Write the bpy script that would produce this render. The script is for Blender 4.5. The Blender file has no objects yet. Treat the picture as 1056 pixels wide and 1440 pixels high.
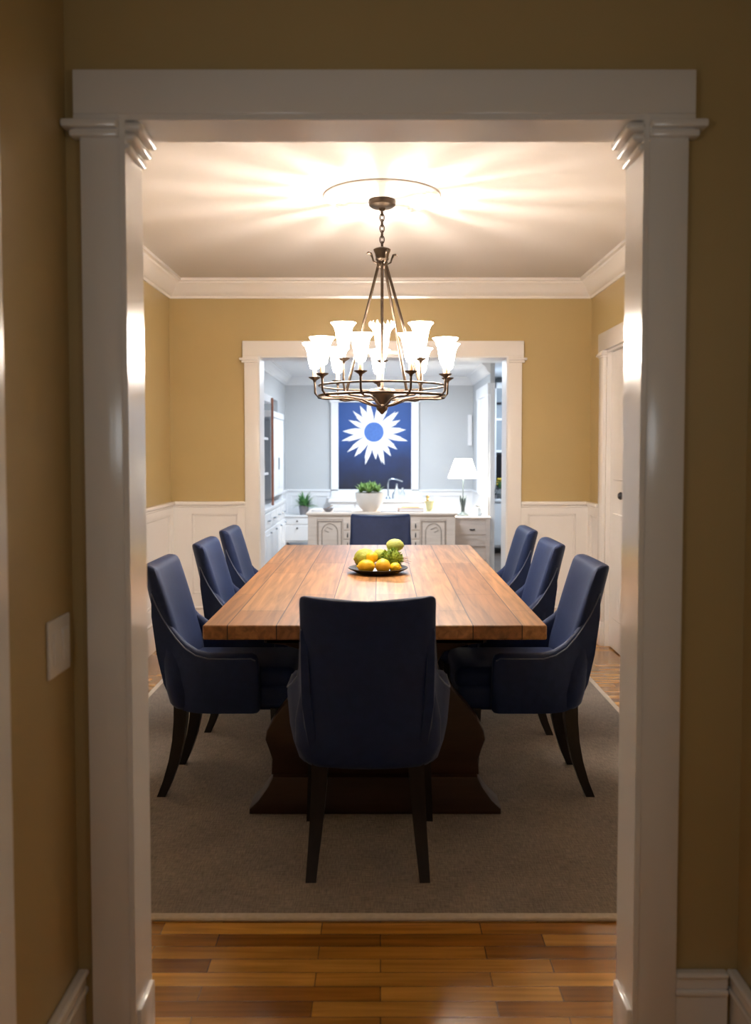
import bpy, bmesh, math, random
from mathutils import Vector, Matrix
R = math.radians
PI = math.pi
rnd = random.Random(7)
scene = bpy.context.scene
COL = scene.collection

# ------------------------------------------------------------------ helpers
def link(name, me, m=None, parent=None, loc=None):
    o = bpy.data.objects.new(name, me)
    COL.objects.link(o)
    if m is not None and me is not None:
        me.materials.append(m)
    if parent is not None:
        o.parent = parent
    if loc is not None:
        o.location = loc
    return o

def tag(o, label=None, cat=None, group=None, kind=None):
    if label: o['label'] = label
    if cat: o['category'] = cat
    if group: o['group'] = group
    if kind: o['kind'] = kind
    return o

def empty(name, loc, label, cat, group=None, rz=0.0):
    o = bpy.data.objects.new(name, None)
    COL.objects.link(o)
    o.location = loc
    o.rotation_euler = (0, 0, rz)
    o.empty_display_size = 0.1
    return tag(o, label, cat, group)

class MB:
    """collects shapes for one mesh"""
    def __init__(s):
        s.bm = bmesh.new()
    def box(s, x0, x1, y0, y1, z0, z1, r=0.0, seg=2):
        t = bmesh.new()
        bmesh.ops.create_cube(t, size=1)
        for v in t.verts:
            v.co = Vector(((x0 + x1) / 2 + v.co.x * (x1 - x0), (y0 + y1) / 2 + v.co.y * (y1 - y0), (z0 + z1) / 2 + v.co.z * (z1 - z0)))
        if r > 0:
            r = min(r, 0.49 * min(abs(x1 - x0), abs(y1 - y0), abs(z1 - z0)))
            bmesh.ops.bevel(t, geom=t.edges[:], offset=r, segments=seg, profile=0.5, affect='EDGES')
        s.add(t)
        return s
    def add(s, t, mat=None):
        if mat is not None:
            t.transform(mat)
        me = bpy.data.meshes.new('tmp')
        t.to_mesh(me); t.free()
        s.bm.from_mesh(me)
        bpy.data.meshes.remove(me)
    def lathe(s, prof, seg=32, mat=None, caps=True):
        t = bmesh.new()
        rings = []
        for (r, z) in prof:
            if r < 1e-5:
                rings.append([t.verts.new((0, 0, z))])
            else:
                rings.append([t.verts.new((r * math.cos(2 * PI * k / seg), r * math.sin(2 * PI * k / seg), z)) for k in range(seg)])
        for a, b in zip(rings[:-1], rings[1:]):
            for k in range(seg):
                k2 = (k + 1) % seg
                if len(a) == 1 and len(b) == 1: continue
                if len(a) == 1: t.faces.new((a[0], b[k2], b[k]))
                elif len(b) == 1: t.faces.new((a[k], a[k2], b[0]))
                else: t.faces.new((a[k], a[k2], b[k2], b[k]))
        if caps:
            for rg in (rings[0], rings[-1]):
                if len(rg) > 2:
                    t.faces.new(rg)
        bmesh.ops.recalc_face_normals(t, faces=t.faces[:])
        s.add(t, mat)
        return s
    def tube(s, pts, rad, seg=8, closed=False, flat=1.0):
        """round tube along points; rad number or list; flat squeezes the section vertically"""
        t = bmesh.new()
        pts = [Vector(p) for p in pts]
        n = len(pts)
        rads = rad if isinstance(rad, (list, tuple)) else [rad] * n
        rings = []
        for i, p in enumerate(pts):
            if closed:
                d = pts[(i + 1) % n] - pts[i - 1]
            else:
                d = pts[min(i + 1, n - 1)] - pts[max(i - 1, 0)]
            d.normalize()
            up = Vector((0, 0, 1)) if abs(d.z) < 0.95 else Vector((0, 1, 0))
            a = d.cross(up).normalized(); b = a.cross(d).normalized()
            rings.append([t.verts.new(p + a * rads[i] * math.cos(2 * PI * k / seg) + b * rads[i] * flat * math.sin(2 * PI * k / seg)) for k in range(seg)])
        rr = list(zip(rings[:-1], rings[1:]))
        if closed: rr.append((rings[-1], rings[0]))
        for a, b in rr:
            for k in range(seg):
                k2 = (k + 1) % seg
                t.faces.new((a[k], a[k2], b[k2], b[k]))
        if not closed:
            t.faces.new(rings[0]); t.faces.new(rings[-1])
        bmesh.ops.recalc_face_normals(t, faces=t.faces[:])
        s.add(t)
        return s
    def loft(s, secs, mat=None):
        """closed sections with the same number of points, capped"""
        t = bmesh.new()
        rings = [[t.verts.new(p) for p in sec] for sec in secs]
        n = len(rings[0])
        for a, b in zip(rings[:-1], rings[1:]):
            for k in range(n):
                k2 = (k + 1) % n
                t.faces.new((a[k], a[k2], b[k2], b[k]))
        t.faces.new(rings[0]); t.faces.new(rings[-1])
        bmesh.ops.recalc_face_normals(t, faces=t.faces[:])
        s.add(t, mat)
        return s
    def prism(s, poly, axis, a0, a1, r=0.0):
        """extrude a 2D outline: axis 'y' -> poly in (x,z); 'x' -> (y,z); 'z' -> (x,y)"""
        t = bmesh.new()
        f = {'y': lambda p, a: (p[0], a, p[1]), 'x': lambda p, a: (a, p[0], p[1]), 'z': lambda p, a: (p[0], p[1], a)}[axis]
        A = [t.verts.new(f(p, a0)) for p in poly]; B = [t.verts.new(f(p, a1)) for p in poly]
        n = len(poly)
        for k in range(n):
            t.faces.new((A[k], A[(k + 1) % n], B[(k + 1) % n], B[k]))
        t.faces.new(A); t.faces.new(B)
        bmesh.ops.recalc_face_normals(t, faces=t.faces[:])
        if r > 0:
            es = [e for e in t.edges if any(len(fc.verts) == n and n > 4 for fc in e.link_faces)] or t.edges[:]
            bmesh.ops.bevel(t, geom=es, offset=r, segments=2, profile=0.5, affect='EDGES')
        s.add(t)
        return s
    def ball(s, c, rx, ry=None, rz=None, sub=3, noise=0.0, seed=1, rot=None):
        t = bmesh.new()
        bmesh.ops.create_icosphere(t, subdivisions=sub, radius=1)
        rg = random.Random(seed)
        ry = ry or rx; rz = rz or rx
        for v in t.verts:
            k = 1 + (rg.uniform(-noise, noise) if noise else 0)
            v.co = Vector((v.co.x * rx * k, v.co.y * ry * k, v.co.z * rz * k))
        if rot: t.transform(rot)
        t.transform(Matrix.Translation(c))
        s.add(t)
        return s
    def build(s, name, m, parent=None, smooth=None, loc=None):
        me = bpy.data.meshes.new(name)
        s.bm.to_mesh(me); s.bm.free()
        if smooth is not None:
            for p in me.polygons: p.use_smooth = True
            me.set_sharp_from_angle(angle=R(smooth))
        return link(name, me, m, parent, loc)

def copy_tree(o, parent=None):
    c = o.copy(); COL.objects.link(c)
    if parent is not None: c.parent = parent
    for ch in list(o.children): copy_tree(ch, c)
    return c

# ------------------------------------------------------------------ materials
def mat(name, base, rough=0.5, metal=0.0, coat=0.0, sheen=0.0, spec=0.5, coat_rough=0.1):
    m = bpy.data.materials.new(name); m.use_nodes = True
    b = m.node_tree.nodes['Principled BSDF']
    b.inputs['Base Color'].default_value = (*base, 1)
    b.inputs['Roughness'].default_value = rough
    b.inputs['Metallic'].default_value = metal
    b.inputs['Coat Weight'].default_value = coat
    b.inputs['Coat Roughness'].default_value = coat_rough
    b.inputs['Sheen Weight'].default_value = sheen
    b.inputs['Specular IOR Level'].default_value = spec
    m.diffuse_color = (*base, 1)
    return m

def N(m, t, **kw):
    n = m.node_tree.nodes.new(t)
    for k, v in kw.items(): setattr(n, k, v)
    return n
def L(m, a, b): m.node_tree.links.new(a, b)
def bsdf(m): return m.node_tree.nodes['Principled BSDF']

def ramp(m, stops):
    r = N(m, 'ShaderNodeValToRGB')
    e = r.color_ramp.elements
    while len(e) < len(stops): e.new(0.5)
    for el, (p, c) in zip(e, stops):
        el.position = p; el.color = (*c, 1)
    return r

def mottled(name, c1, c2, scale=8.0, rough=0.5, bump=0.0, bscale=None, stretch=(1, 1, 1), **kw):
    m = mat(name, c1, rough, **kw)
    tc = N(m, 'ShaderNodeTexCoord'); mp = N(m, 'ShaderNodeMapping')
    mp.inputs['Scale'].default_value = stretch
    L(m, tc.outputs['Object'], mp.inputs['Vector'])
    n = N(m, 'ShaderNodeTexNoise'); n.inputs['Scale'].default_value = scale; n.inputs['Detail'].default_value = 5
    L(m, mp.outputs['Vector'], n.inputs['Vector'])
    r = ramp(m, [(0.32, c1), (0.68, c2)])
    L(m, n.outputs['Fac'], r.inputs['Fac']); L(m, r.outputs['Color'], bsdf(m).inputs['Base Color'])
    if bump:
        n2 = N(m, 'ShaderNodeTexNoise'); n2.inputs['Scale'].default_value = bscale or scale * 6; n2.inputs['Detail'].default_value = 4
        L(m, mp.outputs['Vector'], n2.inputs['Vector'])
        bp = N(m, 'ShaderNodeBump'); bp.inputs['Strength'].default_value = bump; bp.inputs['Distance'].default_value = 0.01
        L(m, n2.outputs['Fac'], bp.inputs['Height']); L(m, bp.outputs['Normal'], bsdf(m).inputs['Normal'])
    return m

def planks(name, cols, length, width, along='x', rough=0.3, grain=0.35, gap=(0.03, 0.012, 0.005), mortar=0.0012, bump=0.15, **kw):
    """wood strips with per-strip colour and grain"""
    m = mat(name, cols[0], rough, **kw)
    tc = N(m, 'ShaderNodeTexCoord'); mp = N(m, 'ShaderNodeMapping')
    if along == 'y': mp.inputs['Rotation'].default_value = (0, 0, R(90))
    L(m, tc.outputs['Object'], mp.inputs['Vector'])
    br = N(m, 'ShaderNodeTexBrick'); br.offset = 0.37; br.offset_frequency = 2
    br.inputs['Scale'].default_value = 1; br.inputs['Brick Width'].default_value = length; br.inputs['Row Height'].default_value = width
    br.inputs['Mortar Size'].default_value = mortar; br.inputs['Mortar Smooth'].default_value = 0.2; br.inputs['Bias'].default_value = 0
    br.inputs['Color1'].default_value = (0, 0, 0, 1); br.inputs['Color2'].default_value = (1, 1, 1, 1); br.inputs['Mortar'].default_value = (0.5, 0.5, 0.5, 1)
    L(m, mp.outputs['Vector'], br.inputs['Vector'])
    r = ramp(m, [(i / (len(cols) - 1), c) for i, c in enumerate(cols)])
    L(m, br.outputs['Color'], r.inputs['Fac'])
    mp2 = N(m, 'ShaderNodeMapping'); mp2.inputs['Scale'].default_value = (2.5, 40, 40)
    L(m, mp.outputs['Vector'], mp2.inputs['Vector'])
    n = N(m, 'ShaderNodeTexNoise'); n.inputs['Scale'].default_value = 1.0; n.inputs['Detail'].default_value = 6; n.inputs['Distortion'].default_value = 0.6
    L(m, mp2.outputs['Vector'], n.inputs['Vector'])
    mr = N(m, 'ShaderNodeMapRange'); mr.inputs['From Min'].default_value = 0.3; mr.inputs['From Max'].default_value = 0.7
    mr.inputs['To Min'].default_value = 1 - grain; mr.inputs['To Max'].default_value = 1 + grain * 0.4
    L(m, n.outputs['Fac'], mr.inputs['Value'])
    vm = N(m, 'ShaderNodeVectorMath', operation='SCALE')
    L(m, r.outputs['Color'], vm.inputs[0]); L(m, mr.outputs['Result'], vm.inputs['Scale'])
    mx = N(m, 'ShaderNodeMix', data_type='RGBA')
    L(m, br.outputs['Fac'], mx.inputs['Factor']); L(m, vm.outputs['Vector'], mx.inputs[6]); mx.inputs[7].default_value = (*gap, 1)
    L(m, mx.outputs[2], bsdf(m).inputs['Base Color'])
    iv = N(m, 'ShaderNodeMath', operation='SUBTRACT'); iv.inputs[0].default_value = 1; L(m, br.outputs['Fac'], iv.inputs[1])
    bp = N(m, 'ShaderNodeBump'); bp.inputs['Strength'].default_value = bump; bp.inputs['Distance'].default_value = 0.003
    L(m, iv.outputs[0], bp.inputs['Height']); L(m, bp.outputs['Normal'], bsdf(m).inputs['Normal'])
    return m

def emit(name, col, strength):
    m = mat(name, col)
    b = bsdf(m)
    b.inputs['Emission Color'].default_value = (*col, 1); b.inputs['Emission Strength'].default_value = strength
    return m

def glowing_glass(name, col, strength, clear):
    """lit frosted glass or lamp cloth: glows, lets part of the light through"""
    m = bpy.data.materials.new(name); m.use_nodes = True
    nt = m.node_tree; nt.nodes.clear()
    out = nt.nodes.new('ShaderNodeOutputMaterial'); mx = nt.nodes.new('ShaderNodeMixShader'); tr = nt.nodes.new('ShaderNodeBsdfTransparent')
    ad = nt.nodes.new('ShaderNodeAddShader'); em = nt.nodes.new('ShaderNodeEmission'); df = nt.nodes.new('ShaderNodeBsdfDiffuse')
    em.inputs['Color'].default_value = (*col, 1); em.inputs['Strength'].default_value = strength
    df.inputs['Color'].default_value = (0.8, 0.8, 0.78, 1)
    nt.links.new(df.outputs[0], ad.inputs[0]); nt.links.new(em.outputs[0], ad.inputs[1])
    mx.inputs[0].default_value = clear
    nt.links.new(ad.outputs[0], mx.inputs[1]); nt.links.new(tr.outputs[0], mx.inputs[2]); nt.links.new(mx.outputs[0], out.inputs['Surface'])
    m.diffuse_color = (1, 1, 0.95, 1)
    return m

M = {}
M['tan'] = mottled('tan_paint', (0.47, 0.355, 0.165), (0.455, 0.345, 0.16), 3, 0.38)
M['white'] = mat('white_gloss_paint', (0.82, 0.80, 0.785), 0.17, spec=0.65)
M['ceil'] = mat('ceiling_paint', (0.60, 0.565, 0.535), 0.8)
M['grey'] = mottled('pale_grey_paint', (0.52, 0.545, 0.57), (0.505, 0.53, 0.555), 3, 0.6)
M['coolwhite'] = mat('cool_white_paint', (0.78, 0.80, 0.83), 0.35)
M['oak'] = planks('oak_strip_floor', [(0.20, 0.075, 0.010), (0.36, 0.150, 0.020), (0.56, 0.28, 0.050), (0.28, 0.110, 0.014)], 0.46, 0.062, 'x', 0.2, 0.35, coat=0.6, coat_rough=0.16)
M['floor2'] = planks('grey_brown_floor', [(0.13, 0.095, 0.075), (0.19, 0.14, 0.11), (0.16, 0.12, 0.10)], 0.7, 0.09, 'x', 0.35)
M['table'] = planks('worn_table_wood', [(0.34, 0.150, 0.045), (0.47, 0.245, 0.095), (0.26, 0.105, 0.030), (0.40, 0.19, 0.062)], 1.05, 0.172, 'y', 0.48, 0.5, bump=0.3, mortar=0.0022, coat=0.12, coat_rough=0.4, spec=0.4)
M['darkwood'] = mottled('dark_brown_wood', (0.017, 0.0065, 0.003), (0.030, 0.012, 0.005), 4, 0.45, spec=0.3, stretch=(1, 1, 6))
M['legwood'] = mottled('espresso_leg_wood', (0.007, 0.005, 0.005), (0.012, 0.009, 0.008), 6, 0.4, spec=0.3, stretch=(6, 6, 1))
M['navy'] = mottled('navy_fabric', (0.010, 0.021, 0.072), (0.013, 0.026, 0.085), 30, 0.6, 0.12, 700, sheen=0.2, spec=0.2)
bsdf(M['navy']).inputs['Sheen Roughness'].default_value = 0.3
bsdf(M['navy']).inputs['Sheen Tint'].default_value = (0.55, 0.62, 0.85, 1)
M['piping'] = mat('navy_piping', (0.06, 0.085, 0.17), 0.5, sheen=0.3)
M['bronze'] = mottled('bronze_metal', (0.055, 0.040, 0.028), (0.085, 0.06, 0.042), 20, 0.36, metal=0.85)
M['candle'] = mat('candle_sleeve', (0.62, 0.42, 0.26), 0.5)
M['shade'] = glowing_glass('lit_frosted_glass', (1.0, 0.87, 0.75), 102.0, 0.45)
M['shade_in'] = glowing_glass('lit_frosted_glass_inside', (1.0, 0.90, 0.78), 4.0, 0.15)
M['shade_centre'] = glowing_glass('lit_centre_glass', (1.0, 0.88, 0.74), 20.0, 0.88)  # centre shade, extra clear for the streaks of the added spot
M['shade_centre_in'] = glowing_glass('lit_centre_glass_inside', (1.0, 0.90, 0.78), 2.0, 0.88)
M['rib'] = mat('white_streak_rib', (0.85, 0.82, 0.76), 0.5)  # opaque ribs added only to cast the ceiling streaks
M['bulb'] = emit('lit_bulb', (1.0, 0.86, 0.68), 30)
M['plate'] = mottled('dark_plate', (0.05, 0.035, 0.018), (0.09, 0.065, 0.03), 15, 0.3, metal=0.5)
M['lemon'] = mottled('yellow_peel', (0.92, 0.66, 0.03), (0.88, 0.56, 0.02), 12, 0.4, 0.15, 220)
M['orange'] = mottled('orange_peel', (0.92, 0.64, 0.07), (0.90, 0.52, 0.03), 12, 0.4, 0.15, 220)
M['limey'] = mottled('yellow_green_peel', (0.50, 0.54, 0.09), (0.32, 0.42, 0.05), 22, 0.5, 0.3, 160)
M['moss'] = mottled('moss_green', (0.10, 0.20, 0.02), (0.34, 0.46, 0.05), 30, 0.8)
M['pale'] = mottled('pale_green_peel', (0.58, 0.62, 0.22), (0.40, 0.48, 0.10), 20, 0.5, 0.2, 160)
M['twig'] = mat('dry_leaf', (0.33, 0.19, 0.10), 0.6)
M['leaf'] = mottled('green_leaf', (0.07, 0.22, 0.08), (0.14, 0.34, 0.12), 25, 0.5)
M['succulent'] = mottled('succulent_leaf', (0.16, 0.33, 0.09), (0.36, 0.50, 0.18), 25, 0.5)
M['limewash'] = mottled('limewashed_wood', (0.66, 0.56, 0.48), (0.74, 0.64, 0.56), 5, 0.55, stretch=(1, 1, 8))
M['limedark'] = mat('dark_limewash', (0.36, 0.29, 0.24), 0.6)  # darker limewash for the carved moulding
M['greige'] = mottled('greige_wood', (0.52, 0.46, 0.42), (0.60, 0.53, 0.49), 5, 0.55, stretch=(1, 1, 8))
M['ceramic'] = mat('cream_ceramic', (0.74, 0.68, 0.62), 0.35)
M['darkpot'] = mat('grey_pot', (0.24, 0.23, 0.25), 0.5)
M['soil'] = mat('soil', (0.05, 0.035, 0.025), 0.9)
M['paper'] = mat('white_paper', (0.82, 0.82, 0.84), 0.7)
M['bookcover'] = mat('pinkish_book_cover', (0.55, 0.40, 0.33), 0.5)
M['brass'] = mat('brass', (0.62, 0.46, 0.18), 0.3, metal=0.9)
M['potgreen'] = mat('yellow_green_glaze', (0.60, 0.60, 0.34), 0.35)
M['iron'] = mat('dark_iron', (0.03, 0.03, 0.035), 0.4, metal=0.5)
M['steel'] = mat('blue_grey_steel', (0.42, 0.48, 0.55), 0.25, metal=0.9)
M['verdigris'] = mat('verdigris_metal', (0.06, 0.085, 0.095), 0.45, metal=0.5)
M['lampshade'] = glowing_glass('lit_lamp_cloth', (1.0, 0.93, 0.80), 3.2, 0.3)
M['glass'] = mat('clear_glass', (0.93, 0.97, 0.96), 0.05)
bsdf(M['glass']).inputs['Transmission Weight'].default_value = 0.95
M['blackglass'] = mat('black_glass', (0.004, 0.005, 0.008), 0.08)
M['greyglass'] = mat('grey_glass', (0.30, 0.34, 0.38), 0.12)
M['bluepic'] = mottled('deep_blue_print', (0.003, 0.010, 0.045), (0.006, 0.045, 0.20), 1.9, 0.5)
M['petal'] = mat('white_petal_print', (0.86, 0.88, 0.92), 0.6)
M['disc'] = mottled('flower_disc_print', (0.045, 0.13, 0.42), (0.06, 0.16, 0.48), 30, 0.6)
M['redwood'] = mat('reddish_wood', (0.24, 0.085, 0.045), 0.4)
M['plastic'] = mat('white_plastic', (0.78, 0.76, 0.74), 0.3)
M['binding'] = mottled('rug_binding', (0.44, 0.38, 0.31), (0.50, 0.44, 0.37), 60, 0.9)
M['yellowflower'] = mat('yellow_flower', (0.75, 0.55, 0.06), 0.6)

m = M['bluepic']
tc = N(m, 'ShaderNodeTexCoord'); sx = N(m, 'ShaderNodeSeparateXYZ'); L(m, tc.outputs['Object'], sx.inputs[0])
nz = N(m, 'ShaderNodeTexNoise'); nz.inputs['Scale'].default_value = 4; nz.inputs['Detail'].default_value = 6; L(m, tc.outputs['Object'], nz.inputs['Vector'])
ad = N(m, 'ShaderNodeMath', operation='MULTIPLY_ADD'); ad.inputs[1].default_value = 0.5; L(m, nz.outputs['Fac'], ad.inputs[0]); L(m, sx.outputs['Z'], ad.inputs[2])
rr_ = ramp(m, [(0.25, (0.003, 0.006, 0.022)), (0.60, (0.004, 0.020, 0.090)), (1.0, (0.006, 0.060, 0.26))]); L(m, ad.outputs[0], rr_.inputs['Fac'])
L(m, rr_.outputs['Color'], bsdf(m).inputs['Base Color'])
m = mat('taupe_weave', (0.2, 0.17, 0.14), 0.95, sheen=0.15)
tc = N(m, 'ShaderNodeTexCoord')
n1 = N(m, 'ShaderNodeTexNoise'); n1.inputs['Scale'].default_value = 5; n1.inputs['Detail'].default_value = 6
mpx = N(m, 'ShaderNodeMapping'); mpx.inputs['Scale'].default_value = (25, 260, 1)
mpy = N(m, 'ShaderNodeMapping'); mpy.inputs['Scale'].default_value = (260, 25, 1)
nx = N(m, 'ShaderNodeTexNoise'); ny = N(m, 'ShaderNodeTexNoise')
for q in (nx, ny): q.inputs['Scale'].default_value = 1; q.inputs['Detail'].default_value = 2
L(m, tc.outputs['Object'], n1.inputs['Vector']); L(m, tc.outputs['Object'], mpx.inputs['Vector']); L(m, tc.outputs['Object'], mpy.inputs['Vector'])
L(m, mpx.outputs['Vector'], nx.inputs['Vector']); L(m, mpy.outputs['Vector'], ny.inputs['Vector'])
ma = N(m, 'ShaderNodeMath', operation='ADD'); L(m, nx.outputs['Fac'], ma.inputs[0]); L(m, ny.outputs['Fac'], ma.inputs[1])
mb = N(m, 'ShaderNodeMath', operation='MULTIPLY_ADD'); mb.inputs[1].default_value = 0.5; L(m, n1.outputs['Fac'], mb.inputs[0]); L(m, ma.outputs[0], mb.inputs[2])
mr = N(m, 'ShaderNodeMapRange'); mr.inputs['From Min'].default_value = 0.9; mr.inputs['From Max'].default_value = 1.6
L(m, mb.outputs[0], mr.inputs['Value'])
rp = ramp(m, [(0.0, (0.085, 0.066, 0.052)), (1.0, (0.26, 0.212, 0.172))])
L(m, mr.outputs['Result'], rp.inputs['Fac']); L(m, rp.outputs['Color'], bsdf(m).inputs['Base Color'])
bp = N(m, 'ShaderNodeBump'); bp.inputs['Strength'].default_value = 0.5; bp.inputs['Distance'].default_value = 0.006
L(m, ma.outputs[0], bp.inputs['Height']); L(m, bp.outputs['Normal'], bsdf(m).inputs['Normal'])
M['rug'] = m

# ------------------------------------------------------------------ the setting
def struct(o): return tag(o, kind='structure')
HN, HF = 1.98, 2.075          # front wall: hall face, dining face
OL, OR_, OT = -0.565, 0.582, 2.107   # front opening
XL, XR, YB, ZC = -1.58, 1.58, 6.70, 2.65
YB2 = 6.90
BL, BR, BT = -0.915, 0.955, 2.088
CB = 0.104   # far opening
FL, FR, FB, FZ = -1.28, 1.25, 12.0, 2.375

struct(MB().box(-1.9, 1.9, -1.4, 6.80, -0.1, 0.0).build('floor', M['oak']))
struct(MB().box(-2.2, 2.4, 6.80, 12.6, -0.1, 0.0).build('floor', M['floor2']))
struct(MB().box(-1.9, 1.9, -1.4, YB2, ZC, ZC + 0.1).build('ceiling', M['ceil']))
struct(MB().box(-2.2, 2.4, YB2 - 0.06, 12.6, FZ, FZ + 0.1).build('ceiling', M['coolwhite']))
# wall between hall and dining room, with the cased opening
struct(MB().box(XL - 0.12, OL, HN, HF, 0, ZC).box(OR_, XR + 0.12, HN, HF, 0, ZC).box(OL, OR_, HN, HF, OT, ZC).build('wall_front', M['tan']))
# hall
HLx, HRx = -0.690, 0.815
struct(MB().box(HLx - 0.1, HLx, -1.4, HN, 0, ZC).build('wall_hall_left', M['tan']))
struct(MB().box(HRx, HRx + 0.1, -1.4, HN, 0, ZC).build('wall_hall_right', M['tan']))
struct(MB().box(HLx - 0.1, HRx + 0.1, -1.5, -1.4, 0, ZC).build('wall_hall_back', M['tan']))
# dining room: tan above, white wainscot below the rail
DY0, DY1 = 5.30, 6.24        # door in the right wall
struct(MB().box(XL - 0.12, XL, HF, YB2, 0, ZC).build('wall_left', M['tan']))
struct(MB().box(XR, XR + 0.12, HF, DY0, 0, ZC).box(XR, XR + 0.12, DY1, YB2, 0, ZC).box(XR, XR + 0.12, DY0, DY1, 2.08, ZC).build('wall_right', M['tan']))
struct(MB().box(XL, BL, YB, YB2, 0, ZC).box(BR, XR, YB, YB2, 0, ZC).box(BL, BR, YB, YB2, BT, ZC).build('wall_back', M['tan']))

# wainscot: backing board, rails, stiles, panel moulding, cap rail
def wainscot(name, a0, a1, face, axis, sgn, stiles):
    """along axis ('x' on a y=face wall, 'y' on an x=face wall); sgn = direction into the room"""
    b = MB()
    def bx(u0, u1, d0, d1, z0, z1, r=0.0):
        f0, f1 = sorted((face + sgn * d0, face + sgn * d1))
        if axis == 'x': b.box(u0, u1, f0, f1, z0, z1, r)
        else: b.box(f0, f1, u0, u1, z0, z1, r)
    bx(a0, a1, 0.0, 0.008, 0.0, 0.97)
    bx(a0, a1, 0.008, 0.020, 0.905, 0.965)
    bx(a0, a1, 0.008, 0.020, 0.20, 0.30)
    for s0, s1 in stiles: bx(s0, s1, 0.008, 0.020, 0.30, 0.905)
    edges = sorted(stiles)
    for (p0, p1), (q0, q1) in zip(edges[:-1], edges[1:]):
        u0, u1 = p1, q0
        for z0, z1 in ((0.30, 0.314), (0.891, 0.905)): bx(u0, u1, 0.008, 0.015, z0, z1, 0.003)
        for w0, w1 in ((u0, u0 + 0.014), (u1 - 0.014, u1)): bx(w0, w1, 0.008, 0.015, 0.30, 0.905, 0.003)
    bx(a0, a1, 0.0, 0.024, 0.955, 0.972, 0.004)
    bx(a0, a1, 0.0, 0.040, 0.972, 1.000, 0.008)
    bx(a0, a1, 0.0, 0.026, 0.0, 0.185)
    bx(a0, a1, 0.0, 0.034, 0.185, 0.205, 0.008)
    return struct(b.build(name, M['white']))
CO = 0.118
wainscot('trim_1', XL + 0.02, BL - CB, YB, 'x', -1, [(XL + 0.02, XL + 0.16), (-1.075, BL - CB)])
wainscot('trim_2', BR + CB, XR - 0.02, YB, 'x', -1, [(BR + CB, BR + CB + 0.05), (XR - 0.11, XR - 0.02)])
wainscot('trim_3', HF + 0.02, YB - 0.02, XL, 'y', 1, [(HF + 0.02, HF + 0.12)] + [(HF + 0.12 + k * 0.73 - 0.07, HF + 0.12 + k * 0.73) for k in range(1, 6)] + [(YB - 0.12, YB - 0.02)])
wainscot('trim_4', HF + 0.02, DY0 - CO, XR, 'y', -1, [(HF + 0.02, HF + 0.12)] + [(HF + 0.12 + k * 0.73 - 0.07, HF + 0.12 + k * 0.73) for k in range(1, 4)] + [(DY0 - CO - 0.08, DY0 - CO)])
wainscot('trim_5', DY1 + CO, YB - 0.02, XR, 'y', -1, [(DY1 + CO, DY1 + CO + 0.05), (YB - 0.10, YB - 0.02)])

# crown moulding: a profile run along each wall
CROWN = [(0, 0), (0, -0.135), (0.012, -0.135), (0.016, -0.118), (0.03, -0.112), (0.05, -0.085), (0.068, -0.05), (0.09, -0.034), (0.094, -0.022), (0.115, -0.018), (0.115, 0)]
def crown(name, p0, p1, face, axis, sgn, z, m, k=1.0):
    b = MB()
    if axis == 'x': b.prism([(face + sgn * d * k, z + h * k) for d, h in CROWN], 'x', p0, p1)
    else: b.prism([(face + sgn * d * k, z + h * k) for d, h in CROWN], 'y', p0, p1)
    return struct(b.build(name, m, smooth=35))
crown('trim_6', XL, XR, YB, 'x', -1, ZC, M['white'])
crown('trim_7', HF, YB, XL, 'y', 1, ZC, M['white'])
crown('trim_8', HF, YB, XR, 'y', -1, ZC, M['white'])
crown('trim_9', XL, XR, HF, 'x', 1, ZC, M['white'])

# casings: legs, head, necking bead with a cap, like the front and the far opening
def casing(name, x0, x1, top, face, sgn, w, hh, m, over=0.012, bead=0.05, depth=0.022):
    """on a wall y=face, facing sgn*y"""
    b = MB()
    def bx(u0, u1, d0, d1, z0, z1, r=0.003):
        f0, f1 = sorted((face + sgn * d0, face + sgn * d1)); b.box(u0, u1, f0, f1, z0, z1, r)
    bx(x0 - w, x0, 0, depth, 0, top - 0.045)
    bx(x1, x1 + w, 0, depth, 0, top - 0.045)
    bx(x0 - w - over, x1 + w + over, 0, depth + 0.006, top, top + hh)
    for (u0, u1, e0, e1) in ((x0 - w, x0, 1, 0), (x1, x1 + w, 0, 1)):
        bx(u0 - over * e0, u1 + over * e1, 0, depth + 0.006, top - 0.045, top, 0.002)
        bx(u0 - 0.020 * e0, u1 + 0.020 * e1, 0, depth + 0.014, top - 0.050, top - 0.034, 0.006)
        bx(u0 - 0.036 * e0, u1 + 0.036 * e1, 0, depth + 0.022, top - 0.032, top - 0.014, 0.006)
    return struct(b.build(name, m, smooth=40))
casing('trim_10', OL, OR_, OT, HN, -1, 0.087, 0.094, M['white'])
casing('trim_11', OL, OR_, OT, HF, 1, 0.093, 0.096, M['white'])
casing('trim_12', BL, BR, BT, YB, -1, CB, 0.112, M['white'])
casing('trim_13', BL, BR, BT, YB2, 1, CB, 0.112, M['coolwhite'])
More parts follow.
